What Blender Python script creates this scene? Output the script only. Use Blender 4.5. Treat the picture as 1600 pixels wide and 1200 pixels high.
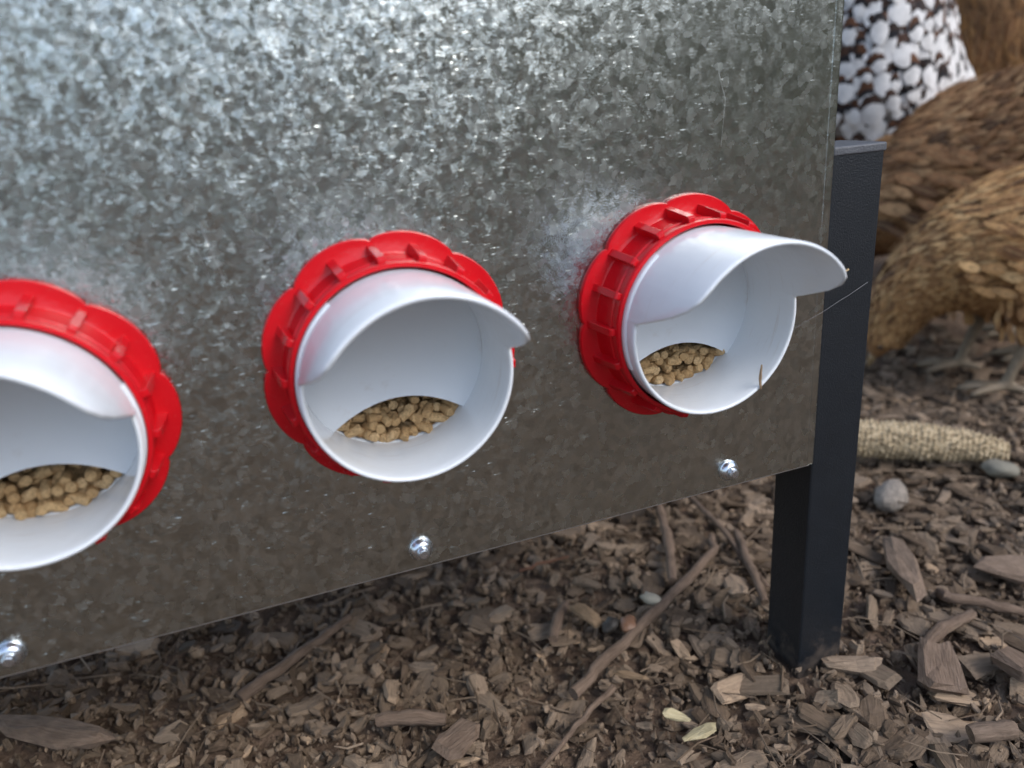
import bpy, bmesh, math, random
import numpy as np
from mathutils import Vector, Matrix

R = math.radians
PI = math.pi
scene = bpy.context.scene
for o in list(bpy.data.objects):
    bpy.data.objects.remove(o)

# ------------------------------------------------------------------ camera
GZ = 0.17947                       # panel bottom edge above the ground
CAM = Vector((0.01021, -0.37531, 0.23997 + GZ))
cam_d = bpy.data.cameras.new('camera')
cam = bpy.data.objects.new('camera', cam_d)
scene.collection.objects.link(cam)
rgt = Vector((0.93235551, -0.35495988, -0.06867819))
fwd = Vector((0.31220632, 0.88625842, -0.34215966))
upv = Vector((0.18231957, 0.29757268, 0.93712863))
m = Matrix((rgt, upv, -fwd)).transposed().to_4x4()
m.translation = CAM
cam.matrix_world = m
cam_d.sensor_width = 36.0
cam_d.lens = 1234.16 / 1600 * 36.0
cam_d.clip_start = 0.01
cam_d.clip_end = 500
cam_d.dof.use_dof = True
cam_d.dof.focus_distance = 0.48
cam_d.dof.aperture_fstop = 5.2
scene.camera = cam

# ------------------------------------------------------------------ sky, sun, exposure
SUN_EL, SUN_AZ = R(42), R(146)      # azimuth measured clockwise from +Y
world = bpy.data.worlds.new('World')
scene.world = world
world.use_nodes = True
wn = world.node_tree
for n in list(wn.nodes):
    wn.nodes.remove(n)
sky = wn.nodes.new('ShaderNodeTexSky')
sky.sky_type = 'NISHITA'
sky.sun_disc = False
sky.sun_elevation = SUN_EL
sky.sun_rotation = SUN_AZ
sky.air_density = 1.0
sky.dust_density = 1.3
sky.ozone_density = 1.0
bg = wn.nodes.new('ShaderNodeBackground')
bg.inputs['Strength'].default_value = 0.15
wo = wn.nodes.new('ShaderNodeOutputWorld')
hs = wn.nodes.new('ShaderNodeHueSaturation')      # thin cloud: the blue is washed out evenly
hs.inputs['Saturation'].default_value = 0.8
wn.links.new(sky.outputs[0], hs.inputs['Color'])
wn.links.new(hs.outputs[0], bg.inputs['Color'])
wn.links.new(bg.outputs[0], wo.inputs['Surface'])
sun_d = bpy.data.lights.new('sun', 'SUN')
sun_d.energy = 0.9
sun_d.angle = R(28)
sun_d.color = (1.0, 0.97, 0.93)
sun = bpy.data.objects.new('sun', sun_d)
scene.collection.objects.link(sun)
sdir = Vector((math.sin(SUN_AZ) * math.cos(SUN_EL), math.cos(SUN_AZ) * math.cos(SUN_EL), math.sin(SUN_EL)))
sun.rotation_euler = sdir.to_track_quat('Z', 'Y').to_euler()
sun.location = (0, 0, 5)
vs = scene.view_settings
vs.view_transform = 'Standard'
vs.look = 'None'
vs.gamma = 1.0
vs.exposure = 1.0
vs.use_curve_mapping = False
cy = scene.cycles
cy.max_bounces = 5
cy.diffuse_bounces = 3
cy.glossy_bounces = 3
cy.caustics_reflective = False
cy.caustics_refractive = False

rng = np.random.default_rng(7)
random.seed(7)

# ------------------------------------------------------------------ helpers
def link(o):
    scene.collection.objects.link(o)
    return o

def tag(o, label=None, cat=None, group=None, kind=None):
    if label: o['label'] = label
    if cat: o['category'] = cat
    if group: o['group'] = group
    if kind: o['kind'] = kind
    return o

def empty(name, loc):
    o = bpy.data.objects.new(name, None)
    o.location = loc
    o.empty_display_size = 0.05
    return link(o)

def obj_bm(name, bm, mat, parent=None, smooth=False, loc=None):
    me = bpy.data.meshes.new(name)
    bm.normal_update()
    bm.to_mesh(me)
    bm.free()
    return obj_me(name, me, mat, parent, smooth, loc)

def obj_me(name, me, mat, parent=None, smooth=False, loc=None):
    if mat is not None and len(me.materials) == 0:
        for x in (mat if isinstance(mat, (list, tuple)) else [mat]):
            me.materials.append(x)
    if smooth:
        for p in me.polygons:
            p.use_smooth = True
    o = bpy.data.objects.new(name, me)
    link(o)
    if parent is not None:
        o.parent = parent
    if loc is not None:
        o.location = loc
    return o

def mesh_np(name, V, T, attrs=None, smooth=False):
    """mesh from vertex array and triangle array (fast)"""
    me = bpy.data.meshes.new(name)
    V = np.ascontiguousarray(V, dtype=np.float32)
    T = np.ascontiguousarray(T, dtype=np.int32)
    k = T.shape[1]
    me.vertices.add(len(V))
    me.vertices.foreach_set('co', V.ravel())
    me.loops.add(T.size)
    me.loops.foreach_set('vertex_index', T.ravel())
    me.polygons.add(len(T))
    me.polygons.foreach_set('loop_start', np.arange(0, T.size, k, dtype=np.int32))
    try:
        me.polygons.foreach_set('loop_total', np.full(len(T), k, dtype=np.int32))
    except Exception:
        pass
    me.polygons.foreach_set('use_smooth', np.full(len(T), smooth, dtype=bool))
    for n, a in (attrs or {}).items():
        a = np.ascontiguousarray(a, dtype=np.float32)
        if a.ndim == 2:
            at = me.attributes.new(n, 'FLOAT_VECTOR', 'POINT')
            at.data.foreach_set('vector', a.ravel())
        else:
            at = me.attributes.new(n, 'FLOAT', 'POINT')
            at.data.foreach_set('value', a)
    me.update(calc_edges=True)
    me.validate()
    return me

def box(bm, x0, x1, y0, y1, z0, z1):
    vs_ = [bm.verts.new(v) for v in ((x0, y0, z0), (x1, y0, z0), (x1, y1, z0), (x0, y1, z0),
                                     (x0, y0, z1), (x1, y0, z1), (x1, y1, z1), (x0, y1, z1))]
    for f in ((0, 3, 2, 1), (4, 5, 6, 7), (0, 1, 5, 4), (1, 2, 6, 5), (2, 3, 7, 6), (3, 0, 4, 7)):
        bm.faces.new([vs_[i] for i in f])
    return vs_

def bevel_all(bm, off, seg=2):
    bmesh.ops.bevel(bm, geom=bm.edges[:], offset=off, segments=seg, profile=0.5, affect='EDGES', clamp_overlap=True)

def tube_np(pts, rad, sides=8, jit=0.0, rs=None, flat=1.0):
    """tapered tube through pts; returns V, T(quads), local coords"""
    pts = np.array(pts, float)
    n = len(pts)
    rad = np.broadcast_to(np.array(rad, float), (n,)).copy()
    tan = np.gradient(pts, axis=0)
    tan /= np.linalg.norm(tan, axis=1)[:, None]
    ref = np.array((0, 0, 1.0))
    V = []
    L = []
    s = 0.0
    for i in range(n):
        if i: s += np.linalg.norm(pts[i] - pts[i - 1])
        a = np.cross(tan[i], ref)
        if np.linalg.norm(a) < 1e-3: a = np.array((1.0, 0, 0))
        a /= np.linalg.norm(a)
        b = np.cross(a, tan[i])
        for k in range(sides):
            th = 2 * PI * k / sides
            r = rad[i] * (1 + (jit * (rs.random() - .5) if rs is not None else 0))
            V.append(pts[i] + r * (math.cos(th) * a + flat * math.sin(th) * b))
            L.append((s, r * math.cos(th), r * math.sin(th)))
    T = []
    for i in range(n - 1):
        for k in range(sides):
            k2 = (k + 1) % sides
            T.append((i * sides + k, i * sides + k2, (i + 1) * sides + k2, (i + 1) * sides + k))
    base = len(V)
    V.append(pts[0]); L.append((0, 0, 0)); V.append(pts[-1]); L.append((s, 0, 0))
    T3 = []
    for q in T:
        T3 += [(q[0], q[1], q[2]), (q[0], q[2], q[3])]
    for k in range(sides):
        k2 = (k + 1) % sides
        T3.append((base, k2, k))
        T3.append((base + 1, (n - 1) * sides + k, (n - 1) * sides + k2))
    return np.array(V), np.array(T3), np.array(L)

def vnoise(x, y, seed=0):
    x = np.asarray(x, float); y = np.asarray(y, float)
    xi = np.floor(x).astype(np.int64); yi = np.floor(y).astype(np.int64)
    fx = x - xi; fy = y - yi
    fx = fx * fx * (3 - 2 * fx); fy = fy * fy * (3 - 2 * fy)
    def h(a, b):
        n = (a * 374761393 + b * 668265263 + seed * 1442695041) & 0xFFFFFFFF
        n = ((n ^ (n >> 13)) * 1274126177) & 0xFFFFFFFF
        return ((n ^ (n >> 16)) & 0xFFFF) / 65535.0
    return (h(xi, yi) * (1 - fx) + h(xi + 1, yi) * fx) * (1 - fy) + (h(xi, yi + 1) * (1 - fx) + h(xi + 1, yi + 1) * fx) * fy

# ------------------------------------------------------------------ materials
def new_mat(name):
    mt = bpy.data.materials.new(name)
    mt.use_nodes = True
    nt = mt.node_tree
    b = nt.nodes['Principled BSDF']
    return mt, nt, b

def nd(nt, typ, props=None, ins=None):
    n = nt.nodes.new(typ)
    for k, v in (props or {}).items():
        setattr(n, k, v)
    for k, v in (ins or {}).items():
        if hasattr(v, 'is_output') and v.is_output:
            nt.links.new(v, n.inputs[k])
        else:
            n.inputs[k].default_value = v
    return n

def mth(nt, op, a, b=None, c=None, clamp=False):
    n = nt.nodes.new('ShaderNodeMath')
    n.operation = op
    n.use_clamp = clamp
    for i, v in enumerate((a, b, c)):
        if v is None: continue
        if hasattr(v, 'is_output'): nt.links.new(v, n.inputs[i])
        else: n.inputs[i].default_value = v
    return n.outputs[0]

def ramp(nt, fac, stops, interp='LINEAR'):
    n = nt.nodes.new('ShaderNodeValToRGB')
    cr = n.color_ramp
    cr.interpolation = interp
    while len(cr.elements) > 1: cr.elements.remove(cr.elements[-1])
    for i, (p, c) in enumerate(stops):
        e = cr.elements[0] if i == 0 else cr.elements.new(p)
        e.position = p
        e.color = (*c, 1) if len(c) == 3 else c
    nt.links.new(fac, n.inputs[0])
    return n.outputs[0]

def mixc(nt, fac, a, b, blend='MIX'):
    n = nt.nodes.new('ShaderNodeMix')
    n.data_type = 'RGBA'
    n.blend_type = blend
    for sock, v in ((n.inputs[0], fac), (n.inputs[6], a), (n.inputs[7], b)):
        if hasattr(v, 'is_output'): nt.links.new(v, sock)
        elif isinstance(v, (int, float)): sock.default_value = v
        else: sock.default_value = (*v, 1)
    return n.outputs[2]

def noise(nt, vec, scale, detail=3, rough=.55, dim='3D'):
    n = nt.nodes.new('ShaderNodeTexNoise')
    n.noise_dimensions = dim
    n.inputs['Scale'].default_value = scale
    n.inputs['Detail'].default_value = detail
    n.inputs['Roughness'].default_value = rough
    if vec is not None: nt.links.new(vec, n.inputs['Vector'])
    return n

def bump(nt, h, dist, strength=1.0):
    n = nt.nodes.new('ShaderNodeBump')
    n.inputs['Strength'].default_value = strength
    n.inputs['Distance'].default_value = dist
    nt.links.new(h, n.inputs['Height'])
    return n.outputs[0]

def objco(nt):
    return nt.nodes.new('ShaderNodeTexCoord').outputs['Object']

def attr(nt, name):
    n = nt.nodes.new('ShaderNodeAttribute')
    n.attribute_name = name
    return n

def mat_galvanised():
    mt, nt, b = new_mat('galvanised_steel')
    co = objco(nt)
    sep = nd(nt, 'ShaderNodeSeparateXYZ', ins={0: co})
    # panel plane coordinates
    flat = nd(nt, 'ShaderNodeCombineXYZ', ins={0: sep.outputs[0], 1: sep.outputs[2], 2: 0.0}).outputs[0]
    wob = noise(nt, flat, 420, 3, .65)
    wobc = nd(nt, 'ShaderNodeVectorMath', {'operation': 'SUBTRACT'}, {0: wob.outputs['Color'], 1: (.5, .5, .5)}).outputs[0]
    def grains(scale, wamp, k_cell, k_line, freq):
        sc = nd(nt, 'ShaderNodeVectorMath', {'operation': 'SCALE'}, {0: wobc})
        sc.inputs['Scale'].default_value = wamp
        v = nd(nt, 'ShaderNodeVectorMath', {'operation': 'ADD'}, {0: flat, 1: sc.outputs[0]}).outputs[0]
        vo = nd(nt, 'ShaderNodeTexVoronoi', {'voronoi_dimensions': '2D'}, {'Vector': v, 'Scale': scale, 'Randomness': 1.0})
        col = nd(nt, 'ShaderNodeSeparateColor', ins={0: vo.outputs['Color']})
        ang = mth(nt, 'MULTIPLY', col.outputs[0], 2 * PI)
        cs, sn = mth(nt, 'COSINE', ang), mth(nt, 'SINE', ang)
        pos = nd(nt, 'ShaderNodeVectorMath', {'operation': 'SUBTRACT'}, {0: v, 1: vo.outputs['Position']})
        ps = nd(nt, 'ShaderNodeSeparateXYZ', ins={0: pos.outputs[0]})
        s = mth(nt, 'ADD', mth(nt, 'MULTIPLY', ps.outputs[0], cs), mth(nt, 'MULTIPLY', ps.outputs[1], sn))
        st = mth(nt, 'SINE', mth(nt, 'MULTIPLY', s, freq))
        a = mth(nt, 'ADD', mth(nt, 'MULTIPLY', mth(nt, 'SUBTRACT', col.outputs[1], .5), k_cell), mth(nt, 'MULTIPLY', mth(nt, 'MULTIPLY', st, cs), k_line))
        c = mth(nt, 'ADD', mth(nt, 'MULTIPLY', mth(nt, 'SUBTRACT', col.outputs[2], .5), k_cell), mth(nt, 'MULTIPLY', mth(nt, 'MULTIPLY', st, sn), k_line))
        return a, c, col
    a1, c1, col1 = grains(245, .0036, .095, .085, 5200)
    a2, c2, col2 = grains(520, .0030, .12, .07, 9000)
    a = mth(nt, 'ADD', a1, a2)
    c = mth(nt, 'ADD', c1, c2)
    # fine rolling lines
    str_co = nd(nt, 'ShaderNodeMapping', ins={'Vector': flat, 'Scale': (90, 1100, 1)}).outputs[0]
    stn = noise(nt, str_co, 1.0, 4, .7)
    c = mth(nt, 'ADD', c, mth(nt, 'MULTIPLY', mth(nt, 'SUBTRACT', stn.outputs['Fac'], .5), .17))
    sk = noise(nt, nd(nt, 'ShaderNodeMapping', ins={'Vector': flat, 'Scale': (130, 1500, 1), 'Rotation': (0, 0, .12)}).outputs[0], 1.0, 3, .6)
    skm = ramp(nt, sk.outputs['Fac'], [(.64, (0, 0, 0)), (.70, (1, 1, 1))])
    c = mth(nt, 'ADD', c, mth(nt, 'MULTIPLY', skm, .32))
    spg = ramp(nt, mth(nt, 'ADD', sep.outputs[0], mth(nt, 'MULTIPLY', noise(nt, flat, 14, 3).outputs['Fac'], .1)), [(.16, (1, 1, 1)), (.30, (.5, .5, .5))])
    a = mth(nt, 'MULTIPLY', a, spg); c = mth(nt, 'MULTIPLY', c, spg)
    tilt = nd(nt, 'ShaderNodeCombineXYZ', ins={0: a, 1: 0.0, 2: c}).outputs[0]
    geo = nt.nodes.new('ShaderNodeNewGeometry')
    nn = nd(nt, 'ShaderNodeVectorMath', {'operation': 'NORMALIZE'},
            {0: nd(nt, 'ShaderNodeVectorMath', {'operation': 'ADD'}, {0: geo.outputs['Normal'], 1: tilt}).outputs[0]}).outputs[0]
    nt.links.new(nn, b.inputs['Normal'])
    b.inputs['Metallic'].default_value = 1.0
    base = mixc(nt, col1.outputs[1], (.385, .408, .388), (.578, .61, .582))
    base = mixc(nt, mth(nt, 'MULTIPLY', col2.outputs[0], .5), base, (.475, .50, .472))
    big = noise(nt, flat, 9, 4, .6)
    base = mixc(nt, mth(nt, 'MULTIPLY', ramp(nt, big.outputs['Fac'], [(.42, (0, 0, 0)), (.75, (1, 1, 1))]), .35), base, (.44, .45, .405))
    # scratches: short pale lines (x0, z0, x1, z1)
    scr = None
    for (x0, z0, x1, z1, wd) in SCRATCHES:
        A = Vector((x0, z0)); B = Vector((x1, z1)); d = B - A; Ln = d.length; d /= Ln
        px = mth(nt, 'SUBTRACT', sep.outputs[0], x0); pz = mth(nt, 'SUBTRACT', sep.outputs[2], z0)
        t = mth(nt, 'ADD', mth(nt, 'MULTIPLY', px, d.x), mth(nt, 'MULTIPLY', pz, d.y))
        n_ = mth(nt, 'ABSOLUTE', mth(nt, 'ADD', mth(nt, 'ADD', mth(nt, 'MULTIPLY', px, -d.y), mth(nt, 'MULTIPLY', pz, d.x)),
                                     mth(nt, 'MULTIPLY', mth(nt, 'SUBTRACT', wob.outputs['Fac'], .5), .0008)))
        ins_ = mth(nt, 'MULTIPLY', mth(nt, 'GREATER_THAN', t, 0.0), mth(nt, 'LESS_THAN', t, Ln))
        s_ = mth(nt, 'MULTIPLY', ins_, mth(nt, 'LESS_THAN', n_, wd))
        scr = s_ if scr is None else mth(nt, 'MAXIMUM', scr, s_)
    base = mixc(nt, mth(nt, 'MULTIPLY', scr, .2), base, (.8, .8, .8))
    nt.links.new(base, b.inputs['Base Color'])
    ro = mth(nt, 'ADD', mth(nt, 'ADD', .19, mth(nt, 'MULTIPLY', col1.outputs[0], .10)), mth(nt, 'MULTIPLY', scr, .1))
    nt.links.new(ro, b.inputs['Roughness'])
    return mt

def mat_plain(name, col, rough=.5, metal=0.0, var=.15, scale=40, bumpd=0.0, bscale=300, spec=.5, sss=0.0):
    mt, nt, b = new_mat(name)
    co = objco(nt)
    n = noise(nt, co, scale, 4, .6)
    c = mixc(nt, n.outputs['Fac'], tuple(x * (1 - var) for x in col), tuple(min(1, x * (1 + var)) for x in col))
    nt.links.new(c, b.inputs['Base Color'])
    b.inputs['Metallic'].default_value = metal
    b.inputs['Specular IOR Level'].default_value = spec
    n2 = noise(nt, co, scale * 2.3, 3, .6)
    r = mth(nt, 'ADD', rough - .08, mth(nt, 'MULTIPLY', n2.outputs['Fac'], .16))
    nt.links.new(r, b.inputs['Roughness'])
    if bumpd:
        nt.links.new(bump(nt, noise(nt, co, bscale, 3, .6).outputs['Fac'], bumpd), b.inputs['Normal'])
    if sss:
        b.inputs['Subsurface Weight'].default_value = sss
        b.inputs['Subsurface Radius'].default_value = (.004, .004, .004)
        b.inputs['Subsurface Scale'].default_value = 1.0
    return mt

def mat_wood_chip():
    mt, nt, b = new_mat('weathered_wood_chip')
    loc = attr(nt, 'loc').outputs['Vector']
    rn = attr(nt, 'rnd').outputs['Fac']
    oi = nt.nodes.new('ShaderNodeObjectInfo')
    r = mth(nt, 'FRACT', mth(nt, 'ADD', rn, oi.outputs['Random']))
    r2 = mth(nt, 'FRACT', mth(nt, 'MULTIPLY', r, 7.31))
    col = ramp(nt, r, [(0, (.080, .055, .036)), (.3, (.138, .097, .064)), (.55, (.19, .138, .094)), (.8, (.24, .178, .124)), (.95, (.30, .222, .156)), (1, (.44, .31, .20))])
    off = nd(nt, 'ShaderNodeVectorMath', {'operation': 'ADD'}, {0: loc, 1: nd(nt, 'ShaderNodeCombineXYZ', ins={0: r2, 1: r, 2: r2}).outputs[0]}).outputs[0]
    gr = nd(nt, 'ShaderNodeMapping', ins={'Vector': off, 'Scale': (60, 900, 900)}).outputs[0]
    g = noise(nt, gr, 1.0, 4, .65)
    bl = noise(nt, off, 130, 4, .6)
    c = mixc(nt, 1.0, col, ramp(nt, g.outputs['Fac'], [(.25, (.62, .62, .62)), (.75, (1.25, 1.25, 1.25))]), 'MULTIPLY')
    c = mixc(nt, ramp(nt, bl.outputs['Fac'], [(.5, (0, 0, 0)), (.75, (.55, .55, .55))]), c, (.20, .142, .101))
    nt.links.new(c, b.inputs['Base Color'])
    b.inputs['Roughness'].default_value = .85
    b.inputs['Specular IOR Level'].default_value = .25
    h = mth(nt, 'ADD', mth(nt, 'MULTIPLY', g.outputs['Fac'], .7), bl.outputs['Fac'])
    nt.links.new(bump(nt, h, .0016), b.inputs['Normal'])
    return mt

def mat_soil():
    mt, nt, b = new_mat('dark_soil')
    co = objco(nt)
    n1 = noise(nt, co, 14, 5, .6)
    n2 = noise(nt, co, 420, 5, .7)
    n3 = noise(nt, co, 110, 4, .6)
    c = ramp(nt, n1.outputs['Fac'], [(.3, (.17, .114, .080)), (.7, (.245, .172, .122))])
    c = mixc(nt, ramp(nt, n2.outputs['Fac'], [(.3, (0, 0, 0)), (.75, (.8, .8, .8))]), c, (.25, .175, .124))
    c = mixc(nt, ramp(nt, n3.outputs['Fac'], [(.25, (.6, .6, .6)), (.45, (0, 0, 0))]), c, (.12, .085, .063))
    sz = nd(nt, 'ShaderNodeSeparateXYZ', ins={0: co})
    lit = mth(nt, 'ADD', sz.outputs[2], mth(nt, 'MULTIPLY', n1.outputs['Fac'], .1))   # olive litter tint for the added banks, meant for the panel's reflection
    c = mixc(nt, ramp(nt, lit, [(.12, (0, 0, 0)), (.25, (1, 1, 1))]), c, mixc(nt, n2.outputs['Fac'], (.15, .125, .075), (.30, .25, .16)))
    nt.links.new(c, b.inputs['Base Color'])
    b.inputs['Roughness'].default_value = .95
    b.inputs['Specular IOR Level'].default_value = .15
    h = mth(nt, 'ADD', n2.outputs['Fac'], mth(nt, 'MULTIPLY', n3.outputs['Fac'], 2.0))
    nt.links.new(bump(nt, h, .004), b.inputs['Normal'])
    return mt

def mat_feather(name, kind):
    mt, nt, b = new_mat(name)
    t = attr(nt, 'ft').outputs['Fac']
    s = attr(nt, 'fs').outputs['Fac']
    r = attr(nt, 'fr').outputs['Fac']
    co = objco(nt)
    n = noise(nt, co, 90, 3, .6)
    sa = mth(nt, 'ABSOLUTE', s)
    if kind == 'speckled':
        base = ramp(nt, r, [(0, (.03, .018, .014)), (.5, (.13, .055, .025)), (1, (.02, .018, .02))])
        tt = mth(nt, 'ADD', t, mth(nt, 'MULTIPLY', mth(nt, 'MULTIPLY', sa, sa), -.18))
        blk = ramp(nt, tt, [(.20, (0, 0, 0)), (.28, (1, 1, 1))])
        wn_ = noise(nt, co, 260, 3, .6)
        wht = ramp(nt, mth(nt, 'ADD', mth(nt, 'ADD', tt, mth(nt, 'MULTIPLY', mth(nt, 'SUBTRACT', wn_.outputs['Fac'], .5), .35)), mth(nt, 'MULTIPLY', mth(nt, 'SUBTRACT', r, .35), .28)), [(.39, (0, 0, 0)), (.45, (1, 1, 1))])
        c = mixc(nt, blk, base, (.012, .012, .016))
        c = mixc(nt, wht, c, (.72, .71, .70))
    else:
        if kind == 'golden':
            base = ramp(nt, r, [(0, (.10, .045, .020)), (.2, (.32, .155, .058)), (.6, (.50, .27, .105)), (1, (.64, .40, .18))])
        elif kind == 'rust':
            base = ramp(nt, r, [(0, (.10, .046, .017)), (.5, (.19, .085, .028)), (1, (.28, .135, .042))])
        else:
            base = ramp(nt, r, [(0, (.06, .028, .014)), (.25, (.21, .098, .042)), (.6, (.34, .17, .075)), (1, (.46, .27, .13))])
        # pencilled dark lines following the feather outline
        q = mth(nt, 'SINE', mth(nt, 'MULTIPLY', mth(nt, 'ADD', t, mth(nt, 'MULTIPLY', mth(nt, 'MULTIPLY', sa, sa), -.5)), 16.0))
        ln = ramp(nt, q, [(.65, (0, 0, 0)), (.95, (.6, .6, .6))])
        c = mixc(nt, ln, base, (.06, .03, .013))
        sh = ramp(nt, sa, [(.06, (1, 1, 1)), (.14, (0, 0, 0))])
        c = mixc(nt, mth(nt, 'MULTIPLY', sh, .7), c, (.38, .25, .12))
    pt = noise(nt, co, 16, 3, .6)
    if kind != 'speckled':
        c = mixc(nt, ramp(nt, pt.outputs['Fac'], [(.45, (0, 0, 0)), (.62, (.8, .8, .8))]), c, mixc(nt, .4, c, (.12, .05, .02)))
    c = mixc(nt, .35, c, mixc(nt, 1.0, c, ramp(nt, n.outputs['Fac'], [(.3, (.5, .5, .5)), (.7, (1.5, 1.5, 1.5))]), 'MULTIPLY'))
    nt.links.new(c, b.inputs['Base Color'])
    b.inputs['Roughness'].default_value = .7
    b.inputs['Specular IOR Level'].default_value = .3
    return mt

SCRATCHES = [
    (.0035, .377, .0095, .3475, .00022), (-.001, .372, .003, .352, .00013), (.268, .424, .2725, .410, .00018), (.2725, .410, .2705, .386, .00018),
    (.0098, .3435, .0106, .3395, .0009),
]
M = {}
M['galv'] = mat_galvanised()
M['galv_edge'] = mat_plain('cut_steel_edge', (.72, .74, .77), .35, 1.0, .1, 200)
def mat_white():
    mt, nt, b = new_mat('white_plastic')
    co = objco(nt)
    n = noise(nt, co, 26, 4, .6)
    st = nd(nt, 'ShaderNodeMapping', ins={'Vector': co, 'Scale': (30, 420, 30)}).outputs[0]
    dirt = noise(nt, st, 1.0, 5, .65)
    c = mixc(nt, n.outputs['Fac'], (.74, .78, .82), (.80, .835, .87))
    c = mixc(nt, ramp(nt, dirt.outputs['Fac'], [(.60, (0, 0, 0)), (.76, (.4, .4, .4))]), c, (.48, .38, .30))
    sp = noise(nt, co, 900, 2, .5)
    c = mixc(nt, ramp(nt, sp.outputs['Fac'], [(.76, (0, 0, 0)), (.80, (.5, .5, .5))]), c, (.32, .25, .18))
    nt.links.new(c, b.inputs['Base Color'])
    r = mth(nt, 'ADD', .11, mth(nt, 'MULTIPLY', n.outputs['Fac'], .16))
    nt.links.new(r, b.inputs['Roughness'])
    nt.links.new(bump(nt, n.outputs['Fac'], .0006), b.inputs['Normal'])
    return mt
M['white'] = mat_white()
def mat_red():
    mt, nt, b = new_mat('red_plastic')
    co = objco(nt)
    n = noise(nt, co, 45, 4, .6)
    du = noise(nt, co, 700, 3, .7)
    c = mixc(nt, n.outputs['Fac'], (.52, .004, .010), (.60, .008, .015))
    c = mixc(nt, ramp(nt, du.outputs['Fac'], [(.62, (0, 0, 0)), (.8, (.35, .35, .35))]), c, (.55, .16, .13))
    nt.links.new(c, b.inputs['Base Color'])
    nt.links.new(mth(nt, 'ADD', .15, mth(nt, 'MULTIPLY', n.outputs['Fac'], .16)), b.inputs['Roughness'])
    b.inputs['Specular IOR Level'].default_value = .35
    nt.links.new(bump(nt, n.outputs['Fac'], .0006), b.inputs['Normal'])
    return mt
M['red'] = mat_red()
M['black'] = mat_plain('black_powder_coat', (.008, .011, .015), .42, 0, .25, 60, .0004, 900)
def mat_leg():
    mt = M['black']; nt = mt.node_tree; b = nt.nodes['Principled BSDF']
    co = objco(nt)
    sp = nd(nt, 'ShaderNodeSeparateXYZ', ins={0: co})
    n = noise(nt, co, 70, 5, .7)
    f = mth(nt, 'SUBTRACT', mth(nt, 'MULTIPLY', n.outputs['Fac'], 1.5), mth(nt, 'MULTIPLY', sp.outputs[2], 14.0))
    dirt = ramp(nt, f, [(.35, (0, 0, 0)), (.8, (.75, .75, .75))])
    sp2 = noise(nt, co, 420, 3, .6)
    dirt2 = ramp(nt, sp2.outputs['Fac'], [(.72, (0, 0, 0)), (.80, (.15, .15, .15))])
    old = b.inputs['Base Color'].links[0].from_socket
    c = mixc(nt, dirt, old, (.10, .078, .062))
    c = mixc(nt, dirt2, c, (.16, .16, .16))
    nt.links.new(c, b.inputs['Base Color'])
mat_leg()
M['cap'] = mat_plain('grey_cap', (.085, .09, .10), .5, 0, .2, 120, .0005, 700)
M['zinc'] = mat_plain('zinc_screw', (.70, .76, .84), .27, 1.0, .1, 150)
M['pellet'] = None
M['chip'] = mat_wood_chip()
M['soil'] = mat_soil()
M['wall'] = mat_plain('dark_stained_board', (.030, .031, .028), .7, 0, .35, 9, .002, 60)
M['leg_skin'] = mat_plain('hen_leg_scales', (.22, .17, .115), .55, 0, .3, 150, .002, 400)
M['comb'] = mat_plain('red_comb', (.42, .03, .025), .5, 0, .2, 120)
M['beak'] = mat_plain('horn_beak', (.30, .2, .1), .4, 0, .2, 120)
M['eye'] = mat_plain('dark_eye', (.02, .012, .008), .1, 0, .1, 50)

# ------------------------------------------------------------------ ground sheet
def height(x, y):
    x = np.asarray(x, float); y = np.asarray(y, float)
    h = -0.010 + (vnoise(x * 5 + 3, y * 5 + 9, 1) - .5) * .020 + (vnoise(x * 17, y * 17, 2) - .5) * .009
    # unseen bank added to the right in front, puts brown into the panel's reflection
    d = np.clip((x * .90 - y * .43 - 2.2) / 1.8, 0, 1)
    h = h + 1.5 * d * d * (3 - 2 * d)
    hl = np.clip((-y - 9.5) / 3.5, 0, 1) * np.clip((3.0 - x) / 2.5, 0, 1)     # unseen hill added behind the camera, darkens the upper-left panel reflection
    h = h + 1.7 * hl * hl * (3 - 2 * hl)
    f = (1 - hl) * np.clip((-y - 1.5) / .4, 0, 1) * (1 - np.clip(d * 6, 0, 1))
    h = h * (1 - f) + (-.02) * f
    return h

def axis(f0, f1, step, lo, hi):
    a = list(np.arange(f0, f1 + step * .5, step))
    s = step
    v = f1
    while v < hi:
        s *= 1.22; v += s; a.append(min(v, hi))
    s = step
    v = f0
    while v > lo:
        s *= 1.22; v -= s; a.insert(0, max(v, lo))
    return np.array(a)

gx = axis(-.35, 1.25, .0045, -60, 60)
gy = axis(-.25, .75, .0045, -60, 60)
XX, YY = np.meshgrid(gx, gy, indexing='ij')
HH = height(XX, YY)
fine = (XX > -.36) & (XX < 1.26) & (YY > -.26) & (YY < .76)
HH += fine * ((vnoise(XX * 60, YY * 60, 3) - .5) * .006 + (vnoise(XX * 140, YY * 140, 4) - .5) * .004)
nx, ny = XX.shape
idx = np.arange(nx * ny).reshape(nx, ny)
Q = np.stack([idx[:-1, :-1], idx[1:, :-1], idx[1:, 1:], idx[:-1, 1:]], -1).reshape(-1, 4)
ground = obj_me('ground', mesh_np('ground', np.stack([XX, YY, HH], -1).reshape(-1, 3), Q, smooth=True), M['soil'])
tag(ground, kind='structure')

# unseen concrete strip added in front of the bed for the panel's reflection
M['concrete'] = mat_plain('added_path_concrete', (.15, .147, .14), .85, 0, .2, 6, .003, 120)
bm = bmesh.new()
box(bm, -14, 1.45, -9.0, -1.95, -.12, .012)
bevel_all(bm, .01, 2)
tag(obj_bm('added_path', bm, M['concrete']), kind='structure')

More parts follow.
